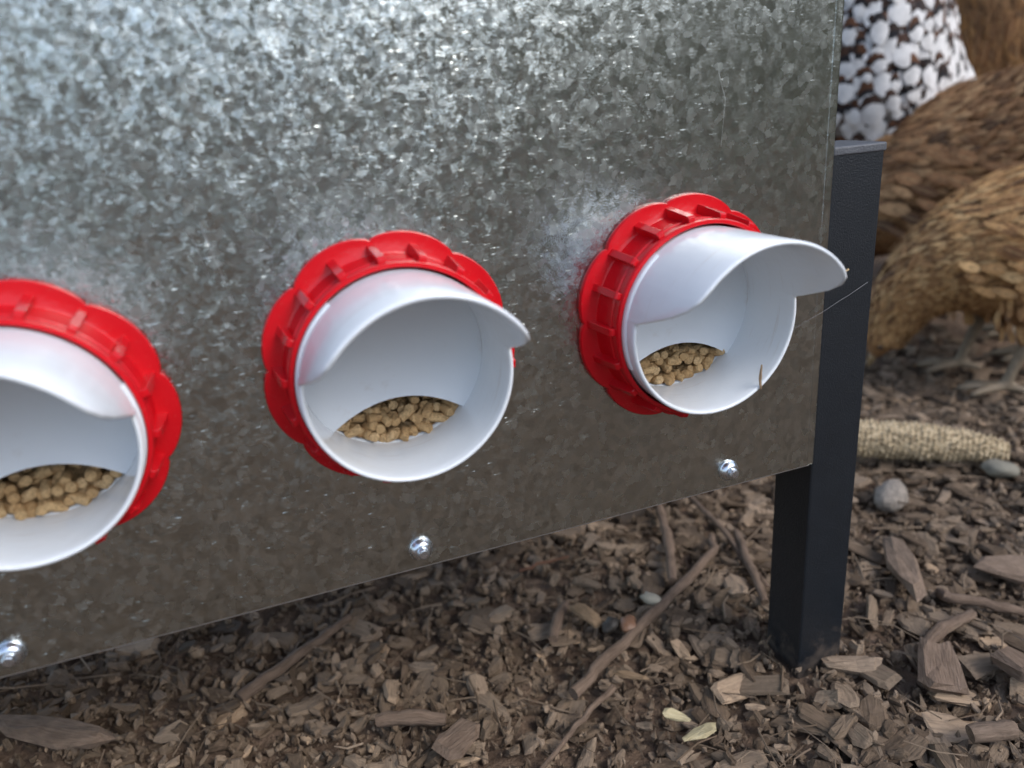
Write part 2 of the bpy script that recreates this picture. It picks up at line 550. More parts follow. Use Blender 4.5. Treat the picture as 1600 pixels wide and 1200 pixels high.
# ------------------------------------------------------------------ feeder
ZB = GZ
XE = 0.34795                       # right edge of the front panel
ZC = 0.12086 + GZ                  # port axis height
PX = [-0.084, -0.084 + 0.16413, -0.084 + 2 * 0.16413]
DEPTH = 0.31
XL = -0.75
ZT = 0.62
feeder = empty('poultry_feeder', (0, 0, 0))
tag(feeder, 'galvanised steel poultry feeder with red-ringed white ports on black legs', 'feeder')

def front_panel():
    bm = bmesh.new()
    th = .0014
    ring = .0575
    half = .076
    xs = [XL]
    for px in PX: xs += [px - half, px + half]
    xs.append(XE - .007)
    z0, z1 = ZC - half, ZC + half
    def quad(xa, xb, za, zb_, yy=-th):
        bm.faces.new([bm.verts.new((xa, yy, za)), bm.verts.new((xb, yy, za)), bm.verts.new((xb, yy, zb_)), bm.verts.new((xa, yy, zb_))])
    quad(XL, XE - .007, ZB, z0)
    quad(XL, XE - .007, z1, ZT)
    for i in range(0, len(xs), 2):
        quad(xs[i], xs[i + 1], z0, z1)
    for px in PX:
        N = 64
        inn = []; out = []
        for k in range(N):
            a = 2 * PI * k / N + PI / 4
            c, s = math.cos(a), math.sin(a)
            inn.append(bm.verts.new((px + ring * c, -th, ZC + ring * s)))
            q = half / max(abs(c), abs(s))
            out.append(bm.verts.new((px + q * c, -th, ZC + q * s)))
        for k in range(N):
            k2 = (k + 1) % N
            bm.faces.new([inn[k], out[k], out[k2], inn[k2]])
    # rolled right edge: slight fold line, then a return
    prof = [(XE - .007, -th), (XE - .0064, -th - .0003), (XE - .0058, -th), (XE - .002, -th + .0001), (XE - .0007, -th + .0006), (XE, .0006), (XE, .004)]
    cols = [[bm.verts.new((x, y, z)) for z in (ZB, ZT)] for x, y in prof]
    for a_, b_ in zip(cols[:-1], cols[1:]):
        bm.faces.new([a_[0], b_[0], b_[1], a_[1]])
    # bottom return lip
    lip = [bm.verts.new((XL, -th, ZB)), bm.verts.new((XE - .002, -th, ZB)), bm.verts.new((XE - .002, .012, ZB + .0005)), bm.verts.new((XL, .012, ZB + .0005))]
    bm.faces.new(lip[::-1])
    bmesh.ops.recalc_face_normals(bm, faces=bm.faces[:0])
    for f in bm.faces:
        f.normal_update()
        c = f.calc_center_median()
        if abs(f.normal.y) > .5 and f.normal.y > 0: f.normal_flip()
    return obj_bm('front_panel', bm, M['galv'], feeder)
front_panel()

def thin_box(name, x0, x1, y0, y1, z0, z1, mat, bev=0.0):
    bm = bmesh.new()
    box(bm, x0, x1, y0, y1, z0, z1)
    if bev: bevel_all(bm, bev, 2)
    return obj_bm(name, bm, mat, feeder, smooth=False)
bm = bmesh.new(); box(bm, XL, XE - .004, -.0010, .0002, ZB - .0009, ZB - .0001)
obj_bm('panel_hem', bm, M['galv_edge'], feeder)
thin_box('side_panel', XE - .0015, XE - .0003, .004, DEPTH, ZB + .001, ZT, M['galv'])
thin_box('side_panel', XL, XL + .0012, .0005, DEPTH, ZB + .001, ZT, M['galv'])
thin_box('back_panel', XL + .0015, XE - .002, DEPTH - .0012, DEPTH, ZB + .001, ZT, M['galv'])
thin_box('floor_panel', XL + .0015, XE - .002, .0125, DEPTH - .0015, ZB + .0015, ZB + .003, M['galv'])
thin_box('lid', XL - .004, XE + .004, -.006, DEPTH + .004, ZT + .001, ZT + .016, M['galv'], .002)

LW = 0.0382
LEG_TOP = 0.379
for (lx, ly) in ((XE + .0006, .0012), (XE + .0006, DEPTH - .034), (XL - LW - .0006, .0012), (XL - LW - .0006, DEPTH - .034)):
    bm = bmesh.new()
    box(bm, lx, lx + LW, ly, ly + .0365, -.03, LEG_TOP - .005)
    bmesh.ops.bevel(bm, geom=[e for e in bm.edges if abs(e.verts[0].co.z - e.verts[1].co.z) > .1], offset=.0016, segments=3, profile=.5, affect='EDGES')
    lg = obj_bm('leg', bm, M['black'], feeder)
    bm = bmesh.new()
    box(bm, lx - .0002, lx + LW + .0008, ly - .0008, ly + .0373, LEG_TOP - .0052, LEG_TOP)
    bevel_all(bm, .0012, 3)
    obj_bm('end_cap', bm, M['cap'], lg)

# ---- port
def hood_len(th):
    a = abs(math.degrees(th))
    pts = [(0, .0865), (35, .0868), (50, .086), (57, .0835), (63, .0785), (69, .0690), (74, .0575), (77.5, .0490), (79.5, .0435), (80.6, .0405), (82, .0400), (180, .0400)]
    for (a0, l0), (a1, l1) in zip(pts[:-1], pts[1:]):
        if a <= a1:
            t = (a - a0) / (a1 - a0)
            return l0 + (l1 - l0) * t
    return .04

def port_mesh():
    bm = bmesh.new()
    angs = sorted(set([R(x) for x in list(np.arange(-180, 180, 4.0))] + [s * R(x) for s in (-1, 1) for x in (57, 60, 63, 66, 69, 71.5, 74, 76, 77.5, 78.6, 79.5, 80.1, 80.6, 82)]))
    ro, ri = .0500, .0477
    rings = []
    for th in angs:
        L = hood_len(th)
        s, c = math.sin(th), math.cos(th)
        lip = .0004
        row = []
        prof = [(ro - .0012, .004), (ro - .0012, 0), (ro - .0010, -.01), (ro - .0006, -.025), (ro - .0002, -(L * .6 + .04 * .4) if L > .045 else -.034),
                (ro, -L + .0015), (ro - .0003, -L + .0004), (ro - .0009, -L), (ri + .0009, -L), (ri + .0003, -L + .0004), (ri, -L + .0015),
                (ri - .0001, -(L * .6 + .04 * .4) if L > .045 else -.034), (ri - .0003, -.025), (ri - .0005, -.006), (ri - .0005, .0045)]
        for r_, y in prof:
            row.append(bm.verts.new((r_ * s, y, r_ * c)))
        rings.append(row)
    n = len(rings)
    for i in range(n):
        a, b = rings[i], rings[(i + 1) % n]
        for j in range(len(a) - 1):
            bm.faces.new([a[j], a[j + 1], b[j + 1], b[j]])
    bmesh.ops.recalc_face_normals(bm, faces=bm.faces[:])
    me = bpy.data.meshes.new('feed_port'); bm.to_mesh(me); bm.free()
    for p in me.polygons: p.use_smooth = True
    return me

def nut_mesh():
    bm = bmesh.new()
    N = 216
    prof_in = .0507
    rows = []
    for k in range(N):
        a = 2 * PI * k / N
        s, c = math.sin(a), math.cos(a)
        lob = abs(math.sin(4.5 * a)) ** .62
        rf = .0604 + .0036 * lob
        prof = [(rf - .0004, -.0012), (rf, -.0022), (rf, -.0040), (rf - .0006, -.0050), (.0548, -.0054), (.0536, -.0060), (.0531, -.0120),
                (.0528, -.0190), (.0533, -.0196), (.0533, -.0212), (.0526, -.0218), (.0526, -.0262), (.0532, -.0268), (.0532, -.0284), (.0527, -.0292), (prof_in + .0004, -.0294), (prof_in, -.0288), (prof_in, -.0012)]
        rows.append([bm.verts.new((r_ * s, y, r_ * c)) for r_, y in prof])
    for i in range(N):
        a, b = rows[i], rows[(i + 1) % N]
        for j in range(len(a)):
            j2 = (j + 1) % len(a)
            bm.faces.new([a[j], a[j2], b[j2], b[j]])
    bmesh.ops.recalc_face_normals(bm, faces=bm.faces[:])
    me = bpy.data.meshes.new('lock_nut'); bm.to_mesh(me); bm.free()
    for p in me.polygons: p.use_smooth = True
    me.set_sharp_from_angle(angle=R(38))
    return me

def rib_mesh():
    bm = bmesh.new()
    w = .0018
    pts = [(.0520, -.0046), (.0586, -.0046), (.0562, -.0258), (.0552, -.0270), (.0520, -.0270)]
    l = [bm.verts.new((-w * (1.15 if r_ > .056 else 1), y, r_)) for r_, y in pts]
    r = [bm.verts.new((w * (1.15 if r_ > .056 else 1), y, r_)) for r_, y in pts]
    bm.faces.new(l); bm.faces.new(r[::-1])
    for i in range(5):
        j = (i + 1) % 5
        bm.faces.new([l[i], r[i], r[j], l[j]])
    bmesh.ops.recalc_face_normals(bm, faces=bm.faces[:])
    bevel_all(bm, .0004, 2)
    me = bpy.data.meshes.new('grip_rib'); bm.to_mesh(me); bm.free()
    return me

def baffle_mesh():
    bm = bmesh.new()
    r = .0472
    top = []
    N = 40
    a0 = R(134)
    outer = [(r * math.sin(a0 - 2 * a0 * k / N), r * math.cos(a0 - 2 * a0 * k / N)) for k in range(N + 1)]
    xe = outer[0][0]; ze = outer[0][1]
    low = []
    for k in range(1, 16):
        t = -1 + 2 * k / 16
        low.append((xe * t, ze + (-.0208 - ze) * (1 - t * t)))
    pts = outer + low
    fr = [bm.verts.new((x, -.0002, z)) for x, z in pts]
    bk = [bm.verts.new((x, .0018, z)) for x, z in pts]
    bm.faces.new(fr); bm.faces.new(bk[::-1])
    for i in range(len(pts)):
        j = (i + 1) % len(pts)
        bm.faces.new([fr[i], bk[i], bk[j], fr[j]])
    bmesh.ops.triangulate(bm, faces=[f for f in bm.faces if len(f.verts) > 4])
    bmesh.ops.recalc_face_normals(bm, faces=bm.faces[:])
    me = bpy.data.meshes.new('baffle'); bm.to_mesh(me); bm.free()
    return me

def thread_mesh(a0, a1):
    bm = bmesh.new()
    rows = []
    for k in range(25):
        a = R(a0 + (a1 - a0) * k / 24)
        s, c = math.sin(a), math.cos(a)
        prof = [(.0489, -.002), (.0505, -.002), (.0505, -.0312), (.0500, -.0322), (.0489, -.0322)]
        rows.append([bm.verts.new((r_ * s, y, r_ * c)) for r_, y in prof])
    for a_, b_ in zip(rows[:-1], rows[1:]):
        for j in range(5):
            j2 = (j + 1) % 5
            bm.faces.new([a_[j], a_[j2], b_[j2], b_[j]])
    bm.faces.new(rows[0]); bm.faces.new(rows[-1][::-1])
    bmesh.ops.recalc_face_normals(bm, faces=bm.faces[:])
    me = bpy.data.meshes.new('thread_collar'); bm.to_mesh(me); bm.free()
    return me

PM, NM, RM, BM_, T1, T2 = port_mesh(), nut_mesh(), rib_mesh(), baffle_mesh(), thread_mesh(-112, -38), thread_mesh(68, 142)
PORTLAB = ['leftmost white feed port, cut off by the picture edge', 'middle white feed port', 'white feed port nearest the black leg']
for i, px in enumerate(PX):
    port = obj_me('feed_port', PM, M['white'], feeder, loc=(px, 0, ZC))
    port['label'] = PORTLAB[i]
    ph = R((-3.0, -4.5, -8.5)[i])
    nut = obj_me('lock_nut', NM, M['red'], port); nut.rotation_euler = (0, ph, 0)
    for k in range(18):
        rb = obj_me('grip_rib', RM, M['red'], port)
        rb.rotation_euler = (0, ph + 2 * PI * k / 18, 0)
    obj_me('baffle', BM_, M['white'], port)
    obj_me('thread_collar', T1, M['white'], port)
    obj_me('thread_collar', T2, M['white'], port)
    bm = bmesh.new()     # inner spout behind the panel that holds the feed
    rows = []
    for k in range(33):
        a = R(92 + 176 * k / 32)
        rows.append([bm.verts.new((r_ * math.sin(a), y, r_ * math.cos(a))) for r_, y in ((.0470, .0046), (.0470, .075), (.0490, .075), (.0490, .0046))])
    for a_, b_ in zip(rows[:-1], rows[1:]):
        for j in range(4): bm.faces.new([a_[j], a_[(j + 1) % 4], b_[(j + 1) % 4], b_[j]])
    bmesh.ops.recalc_face_normals(bm, faces=bm.faces[:])
    obj_bm('inner_spout', bm, M['white'], port, smooth=True)

# ---- screws along the bottom edge
def lathe(prof, N=28):
    bm = bmesh.new()
    rows = []
    for k in range(N):
        a = 2 * PI * k / N
        rows.append([bm.verts.new((r_ * math.cos(a), y, r_ * math.sin(a))) for r_, y in prof])
    for i in range(N):
        a, b = rows[i], rows[(i + 1) % N]
        for j in range(len(a) - 1):
            bm.faces.new([a[j], a[j + 1], b[j + 1], b[j]])
    bmesh.ops.remove_doubles(bm, verts=bm.verts[:], dist=1e-6)
    bmesh.ops.recalc_face_normals(bm, faces=bm.faces[:])
    return bm
for i in range(3):
    bx = -0.11606 + i * 0.19832
    bm = lathe([(0.0001, -.0014), (.0066, -.0014), (.0068, -.0018), (.0068, -.0023), (.0064, -.0026), (.0063, -.0030), (.0057, -.0042), (.0048, -.0052), (.0040, -.0057), (.0001, -.0060)])
    sc = obj_bm('screw', bm, M['zinc'], feeder, smooth=True, loc=(bx, 0, ZB + .0112))
    sc.data.set_sharp_from_angle(angle=R(45))
    bm = lathe([(.0001, -.0045), (.0033, -.0045), (.0033, -.0080), (.0030, -.0086), (.0022, -.0089), (.0001, -.0089)], 6 if i == 0 else 16)
    tp = obj_bm('screw_drive', bm, M['zinc'], sc, smooth=False)
    tp.rotation_euler = (0, R(20 + 25 * i), 0)

# ------------------------------------------------------------------ feed pellets
def mat_pellet():
    mt, nt, b = new_mat('feed_pellet')
    oi = nt.nodes.new('ShaderNodeObjectInfo')
    co = objco(nt)
    n = noise(nt, nd(nt, 'ShaderNodeVectorMath', {'operation': 'ADD'}, {0: co, 1: oi.outputs['Location']}).outputs[0], 700, 5, .65)
    base = ramp(nt, oi.outputs['Random'], [(0, (.54, .335, .15)), (.5, (.65, .43, .205)), (1, (.74, .52, .275))])
    c = mixc(nt, ramp(nt, n.outputs['Fac'], [(.35, (.8, .8, .8)), (.55, (0, 0, 0))]), base, (.34, .20, .085))
    nt.links.new(c, b.inputs['Base Color'])
    b.inputs['Roughness'].default_value = .8
    nt.links.new(bump(nt, n.outputs['Fac'], .0012), b.inputs['Normal'])
    return mt
M['pellet'] = mat_pellet()

def pellet_mesh(seed):
    rs = random.Random(seed)
    r = .0026; L = rs.uniform(.0055, .0115)
    bm = bmesh.new()
    N = 10
    rows = []
    xs = [(-L / 2, .82), (-L / 2 + .0005, 1.0), (-L / 6, 1.02), (L / 5, .99), (L / 2 - .0005, 1.0), (L / 2, .84)]
    tilt0, tilt1 = rs.uniform(-.35, .35), rs.uniform(-.35, .35)
    for j, (x, s) in enumerate(xs):
        row = []
        for k in range(N):
            a = 2 * PI * k / N
            rr = r * s * (1 + rs.uniform(-.06, .06))
            tl = tilt0 if j < 2 else tilt1 if j > 3 else 0
            row.append(bm.verts.new((x + tl * rr * math.cos(a), rr * math.cos(a), rr * math.sin(a))))
        rows.append(row)
    for a, b in zip(rows[:-1], rows[1:]):
        for k in range(N):
            k2 = (k + 1) % N
            bm.faces.new([a[k], a[k2], b[k2], b[k]])
    bm.faces.new(rows[0]); bm.faces.new(rows[-1][::-1])
    bmesh.ops.recalc_face_normals(bm, faces=bm.faces[:])
    me = bpy.data.meshes.new('feed_pellet'); bm.to_mesh(me); bm.free()
    me.materials.append(M['pellet'])
    for p in me.polygons: p.use_smooth = len(p.vertices) == 4
    me.set_sharp_from_angle(angle=R(40))
    return me
PELLETS = [pellet_mesh(s) for s in range(12)]
PLAB = ['tan feed pellet heaped inside the leftmost white port', 'tan feed pellet heaped inside the middle white port', 'tan feed pellet heaped inside the port nearest the black leg']
def heap_z(dx, dy):
    # top of the feed, relative to the port axis: level trough climbing inwards
    return -.0412 + .64 * max(dy - .003, 0) + .16 * abs(dx)
for i, px in enumerate(PX):
    rs = random.Random(31 + i)
    # packed core of the heap
    bm = bmesh.new()
    G = 14
    vv = [[None] * (G + 1) for _ in range(G + 1)]
    for a in range(G + 1):
        for b_ in range(G + 1):
            dy = .0048 + .062 * b_ / G
            dx = -.045 + .09 * a / G
            lim = math.sqrt(max(.0466 ** 2 - dx * dx, 0))
            z = max(heap_z(dx, dy) - .0100 + rs.uniform(-.001, .001), -lim + rs.uniform(.0004, .0016))
            vv[a][b_] = bm.verts.new((dx, dy, z))
    for a in range(G):
        for b_ in range(G):
            bm.faces.new([vv[a][b_], vv[a + 1][b_], vv[a + 1][b_ + 1], vv[a][b_ + 1]])
    hp = obj_bm('feed_heap', bm, M['pellet'], None, loc=(px, 0, ZC))
    tag(hp, ('packed feed under the loose pellets in the leftmost port', 'packed feed under the loose pellets in the middle port', 'packed feed under the loose pellets in the port by the leg')[i], 'feed', kind='stuff')
    placed = []
    tries = 0
    while len(placed) < 98 and tries < 9000:
        tries += 1
        dx = rs.uniform(-.041, .041)
        if len(placed) < 44 and tries < 3000:      # bottom layer lying on the floor of the spout
            dx = rs.uniform(-.033, .033)
            dy = rs.uniform(.0050, .0150)
            z = -math.sqrt(.0441 ** 2 - dx * dx)
        else:
            dy = .0062 + .022 * rs.random() ** 1.15
            z = heap_z(dx, dy) + rs.choice((-.0006, .0006, .0030))
            if math.hypot(dx, z) > .0446: continue
        if any((dx - q[0]) ** 2 + (dy - q[1]) ** 2 + (z - q[2]) ** 2 < .0043 ** 2 for q in placed): continue
        placed.append((dx, dy, z))
        o = bpy.data.objects.new('feed_pellet', PELLETS[rs.randrange(12)])
        link(o)
        o.location = (px + dx, dy, ZC + z)
        if rs.random() < .35:
            o.rotation_euler = (0, rs.uniform(-.5, .5), PI / 2 + rs.uniform(-.5, .5))
        else:
            o.rotation_euler = (rs.uniform(0, 6), rs.uniform(-.55, .35), rs.uniform(0, 6.28))
        tag(o, PLAB[i], 'pellet', ('feed pellets in the leftmost port', 'feed pellets in the middle port', 'feed pellets in the port by the leg')[i])

# ------------------------------------------------------------------ wood chip mulch
def chip_template(seed):
    rs = np.random.default_rng(seed)
    n = 9
    ang = np.sort((np.arange(n) + rs.uniform(-.28, .28, n)) * 2 * PI / n)
    pw = rs.uniform(.45, .95)
    c, s = np.cos(ang), np.sin(ang)
    x = np.sign(c) * np.abs(c) ** pw * .5
    y = np.sign(s) * np.abs(s) ** pw * .5
    k = 1 + rs.uniform(-.2, .12, n)
    x, y = x * k, y * k
    tap = rs.uniform(-.5, .5)
    y = y * (1 + tap * x)
    V = []
    for sc, z, jz in ((.80, -.5, .1), (1.0, -.05, .3), (.80, .5, .16)):
        V.append(np.stack([x * sc + rs.uniform(-.03, .03, n), y * sc + rs.uniform(-.04, .04, n), z + rs.uniform(-jz, jz, n)], 1))
    V = np.concatenate(V)
    cur = rs.uniform(-.5, .9)
    V[:, 2] += cur * (V[:, 0] ** 2 * 2)
    V[:, 2] += rs.uniform(-.5, .5) * V[:, 0] * V[:, 1] * 4
    V = np.concatenate([V, [[0, 0, -.5], [rs.uniform(-.1, .1), rs.uniform(-.1, .1), .52 + rs.uniform(-.1, .2)]]])
    T = []
    for r_ in range(2):
        for i in range(n):
            j = (i + 1) % n
            a, b, c_, d = r_ * n + i, r_ * n + j, (r_ + 1) * n + j, (r_ + 1) * n + i
            T += [(a, b, c_), (a, c_, d)]
    for i in range(n):
        j = (i + 1) % n
        T.append((3 * n, j, i)); T.append((3 * n + 1, 2 * n + i, 2 * n + j))
    return V, np.array(T)
NT = 28
TPL = [chip_template(100 + s) for s in range(NT)]

def px_of(P):
    d = np.asarray(P) - np.array(CAM)
    z = d @ np.array(fwd)
    return 800 + 1234.16 * (d @ np.array(rgt)) / z, 600 - 1234.16 * (d @ np.array(upv)) / z, z

def eul(rx, ry, rz):
    cx, sx, cy, sy, cz, sz = np.cos(rx), np.sin(rx), np.cos(ry), np.sin(ry), np.cos(rz), np.sin(rz)
    M_ = np.empty((len(rx), 3, 3))
    M_[:, 0, 0] = cz * cy; M_[:, 0, 1] = cz * sy * sx - sz * cx; M_[:, 0, 2] = cz * sy * cx + sz * sx
    M_[:, 1, 0] = sz * cy; M_[:, 1, 1] = sz * sy * sx + cz * cx; M_[:, 1, 2] = sz * sy * cx - cz * sx
    M_[:, 2, 0] = -sy; M_[:, 2, 1] = cy * sx; M_[:, 2, 2] = cy * cx
    return M_

def scatter(n, xr, yr, lscale, zlo, zhi, seed, tilt=.26):
    rs = np.random.default_rng(seed)
    x = rs.uniform(*xr, n); y = rs.uniform(*yr, n)
    L = np.clip(rs.lognormal(math.log(.020 * lscale), .42, n), .006, .052)
    W = np.clip(L * rs.uniform(.24, .66, n), .0035, .022)
    T = np.clip(rs.lognormal(math.log(.0040), .35, n), .0018, .009)
    z = height(x, y) + rs.uniform(zlo, zhi, n)
    rx = rs.normal(0, tilt, n); ry = rs.normal(0, tilt, n); rz = rs.uniform(0, 2 * PI, n)
    steep = rs.random(n) < .05
    rx = np.where(steep, rs.uniform(-1.2, 1.2, n), rx)
    return dict(p=np.stack([x, y, z], 1), s=np.stack([L, W, T], 1), rot=np.stack([rx, ry, rz], 1), t=rs.integers(0, NT, n), r=rs.random(n))

def cat(ds):
    return {k: np.concatenate([d[k] for d in ds]) for k in ds[0]}
chips = cat([
    scatter(5600, (-.40, 1.00), (-.28, .62), 1.05, -.002, .0085, 11, .17),
    scatter(5200, (-.30, .90), (-.20, .46), .52, .001, .0105, 12, .30),
    scatter(1300, (.30, 1.10), (-.25, .60), 1.30, .004, .0120, 13, .16),
    scatter(2200, (.60, 2.10), (-.10, 1.70), 1.25, .000, .012, 14, .2),
    scatter(2400, (-1.0, 1.8), (-1.40, -.28), 1.35, -.001, .011, 15, .2),
])
# thinner cover where fine soil shows beneath the feeder
u, v, dpt = px_of(chips['p'])
patch = vnoise(chips['p'][:, 0] * 9 + 5, chips['p'][:, 1] * 9 + 2, 21)
soily = np.exp(-(((chips['p'][:, 0] - .16) / .20) ** 2 + ((chips['p'][:, 1] - .16) / .13) ** 2))
keep = rng.random(len(u)) > np.clip(soily * .42 + (patch > .66) * .35, 0, .85)
legpad = (chips['p'][:, 0] > XE - .004) & (chips['p'][:, 0] < XE + LW + .004) & (chips['p'][:, 1] > -.004) & (chips['p'][:, 1] < .042)
keep &= ~legpad
# keep the space taken by the larger sticks and the cob free of the topmost chips
chips = {k: a[keep] for k, a in chips.items()}
u, v, dpt = px_of(chips['p'])
inview = (dpt > .1) & (u > 5) & (u < 1595) & (v < 1195) & (v > 20)
below = (v > 724 + (1267 - u) * .2575 + 6) | (u > 1340)
hidden = (u > 1200) & (u < 1345) & (v < 1040) & (v > 20) & (chips['p'][:, 0] > XE)
top_z = chips['p'][:, 2] - height(chips['p'][:, 0], chips['p'][:, 1])
size = np.sqrt(chips['s'][:, 0] * chips['s'][:, 1]) / np.maximum(dpt, .1) * (.6 + top_z / .018)
size = np.where(inview & below & ~hidden, size, -1)
order = np.argsort(-size)
single = order[:290]
rest = np.setdiff1d(np.arange(len(size)), single)

TPM = []
for i, (V, T) in enumerate(TPL):
    TPM.append((V, T))
def build_chips(ids, name):
    VV, TT, LL, RR = [], [], [], []
    off = 0
    Mr = eul(chips['rot'][ids, 0], chips['rot'][ids, 1], chips['rot'][ids, 2])
    for q, i in enumerate(ids):
        V, T = TPL[chips['t'][i]]
        lv = V * chips['s'][i]
        VV.append(lv @ Mr[q].T + chips['p'][i]); TT.append(T + off); LL.append(lv + chips['r'][i]); RR.append(np.full(len(V), chips['r'][i]))
        off += len(V)
    return mesh_np(name, np.concatenate(VV), np.concatenate(TT), {'loc': np.concatenate(LL), 'rnd': np.concatenate(RR)})
mulch = obj_me('mulch', build_chips(rest, 'mulch'), M['chip'])
tag(mulch, 'dark brown wood chip mulch covering the ground', 'mulch', kind='stuff')
# single chips share meshes by template (length, width, thickness come from the object scale)
SM = []
for i, (V, T) in enumerate(TPL):
    me = mesh_np('wood_chip', V, T, {'loc': V * np.array((.024, .012, .005)), 'rnd': np.zeros(len(V))})
    me.materials.append(M['chip'])
    SM.append(me)
for i in single:
    o = bpy.data.objects.new('wood_chip', SM[chips['t'][i]])
    link(o)
    o.location = chips['p'][i]
    o.scale = chips['s'][i]
    o.rotation_euler = chips['rot'][i]
    tag(o, 'weathered dark brown wood chip lying loose in the mulch', 'wood chip', 'loose wood chips of the mulch bed')

# fine crumbs of soil and bark
def crumbs():
    rs = np.random.default_rng(5)
    n = 24000
    x = rs.uniform(-.32, .95, n); y = rs.uniform(-.2, .5, n)
    z = height(x, y) + rs.uniform(.001, .0095, n)
    s = np.clip(rs.lognormal(math.log(.0018), .45, n), .0007, .005)
    O = np.array([(1, 0, 0), (-1, 0, 0), (0, 1, 0), (0, -1, 0), (0, 0, 1), (0, 0, -1)], float)
    F = np.array([(0, 2, 4), (2, 1, 4), (1, 3, 4), (3, 0, 4), (2, 0, 5), (1, 2, 5), (3, 1, 5), (0, 3, 5)])
    el = np.stack([rs.uniform(.8, 2.6, n), rs.uniform(.6, 1.1, n), rs.uniform(.5, 1, n)], 1) * s[:, None]
    Mr = eul(rs.uniform(0, 6, n), rs.uniform(0, 6, n), rs.uniform(0, 6, n))
    V = O[None] * el[:, None, :] * rs.uniform(.7, 1.2, (n, 6, 1))
    L = V.copy()
    V = np.einsum('nij,nkj->nki', Mr, V) + np.stack([x, y, z], 1)[:, None]
    T = F[None] + (np.arange(n) * 6)[:, None, None]
    r = np.repeat(rs.random(n) ** .8, 6)
    me = mesh_np('soil_crumbs', V.reshape(-1, 3), T.reshape(-1, 3), {'loc': L.reshape(-1, 3) + r[:, None], 'rnd': r})
    o = obj_me('soil_crumbs', me, M['chip'])
    tag(o, 'fine brown crumbs of soil and bark between the chips', 'soil', kind='stuff')
crumbs()

def fibres():
    """thin shreds of bark and needle-thin stems lying between the chips"""
    rs = np.random.default_rng(9)
    VV, TT, LL, RR = [], [], [], []
    off = 0
    for i in range(900):
        x, y = rs.uniform(-.3, .9), rs.uniform(-.2, .5)
        a = rs.uniform(0, 6.28); L = rs.uniform(.012, .05)
        b = a + rs.normal(0, .35)
        h0 = float(height(x, y)) + rs.uniform(.008, .02)
        p0 = np.array((x, y, h0)); p1 = p0 + np.array((math.cos(a), math.sin(a), rs.normal(0, .1))) * L / 2; p2 = p1 + np.array((math.cos(b), math.sin(b), rs.normal(-.05, .12))) * L / 2
        r = rs.uniform(.0003, .0010)
        V, T, Lc = tube_np([p0, p1, p2], [r, r, r * .6], 4)
        rr = rs.random() if i % 6 else rs.uniform(.96, .999)
        VV.append(V); TT.append(T + off); LL.append(Lc + rr); RR.append(np.full(len(V), rr)); off += len(V)
    o = obj_me('bark_fibres', mesh_np('bark_fibres', np.concatenate(VV), np.concatenate(TT), {'loc': np.concatenate(LL), 'rnd': np.concatenate(RR)}), M['chip'])
    tag(o, 'thin bark shreds and stems strewn over the chips', 'bark shreds', kind='stuff')
fibres()

# ---- sticks, slabs, stones that can be told apart
def mat_wood(name, c0, c1, scale=1.0):
    mt, nt, b = new_mat(name)
    loc = attr(nt, 'loc').outputs['Vector']
    g = noise(nt, nd(nt, 'ShaderNodeMapping', ins={'Vector': loc, 'Scale': (70 * scale, 700 * scale, 700 * scale)}).outputs[0], 1, 5, .65)
    n = noise(nt, loc, 60, 4, .6)
    c = ramp(nt, g.outputs['Fac'], [(.3, c0), (.72, c1)])
    c = mixc(nt, ramp(nt, n.outputs['Fac'], [(.45, (0, 0, 0)), (.75, (.6, .6, .6))]), c, tuple(x * .5 for x in c0))
    nt.links.new(c, b.inputs['Base Color'])
    b.inputs['Roughness'].default_value = .85
    b.inputs['Specular IOR Level'].default_value = .25
    nt.links.new(bump(nt, mth(nt, 'ADD', g.outputs['Fac'], n.outputs['Fac']), .0018), b.inputs['Normal'])
    return mt
M['branch'] = mat_wood('branch_bark', (.135, .092, .065), (.24, .172, .126))
M['slab'] = mat_wood('old_slab', (.17, .12, .085), (.29, .21, .155))
M['tan'] = mat_wood('tan_wood', (.22, .145, .085), (.34, .24, .15))
M['pale'] = mat_wood('pale_wood', (.42, .35, .20), (.60, .52, .33))
M['reddish'] = mat_wood('reddish_stem', (.16, .075, .045), (.26, .13, .08))
M['straw'] = mat_wood('straw_stem', (.38, .27, .14), (.55, .42, .24))

def stick(name, pts, rads, mat, label, catg, sides=9, sub=4, wob=.0012, seed=0, flat=1.0, lift=0.0):
    rs = np.random.default_rng(seed)
    P = []; Rr = []
    pts = [np.array(p, float) for p in pts]
    for i in range(len(pts) - 1):
        for k in range(sub):
            t = k / sub
            P.append(pts[i] * (1 - t) + pts[i + 1] * t + rs.normal(0, wob * .55, 3) * (1 if (i or k) else 0))
            Rr.append((rads[i] * (1 - t) + rads[i + 1] * t) * (1 + rs.normal(0, .07)))
    P.append(pts[-1]); Rr.append(rads[-1])
    P = np.array(P)
    V, T, L = tube_np(P, Rr, sides, .12, rs, flat)
    base = P.mean(0)
    me = mesh_np(name, V - base, T, {'loc': L + seed * .37, 'rnd': np.zeros(len(V))}, smooth=True)
    me.set_sharp_from_angle(angle=R(55))
    o = obj_me(name, me, mat, loc=base)
    tag(o, label, catg)
    return o
def G(x, y, up=.012):
    return (x, y, float(height(x, y)) + up)

def slab(name, x, y, L, W, T, rz, mat, label, catg, seed=1, rx=0.0, ry=0.0, up=.016):
    V, Tt = chip_template(seed)
    V = V * np.array((L, W, T))
    me = mesh_np(name, V, Tt, {'loc': V + seed * .21, 'rnd': np.zeros(len(V))})
    o = obj_me(name, me, mat, loc=G(x, y, up + .0025))
    o.rotation_euler = (rx, ry, rz)
    tag(o, label, catg)
    return o

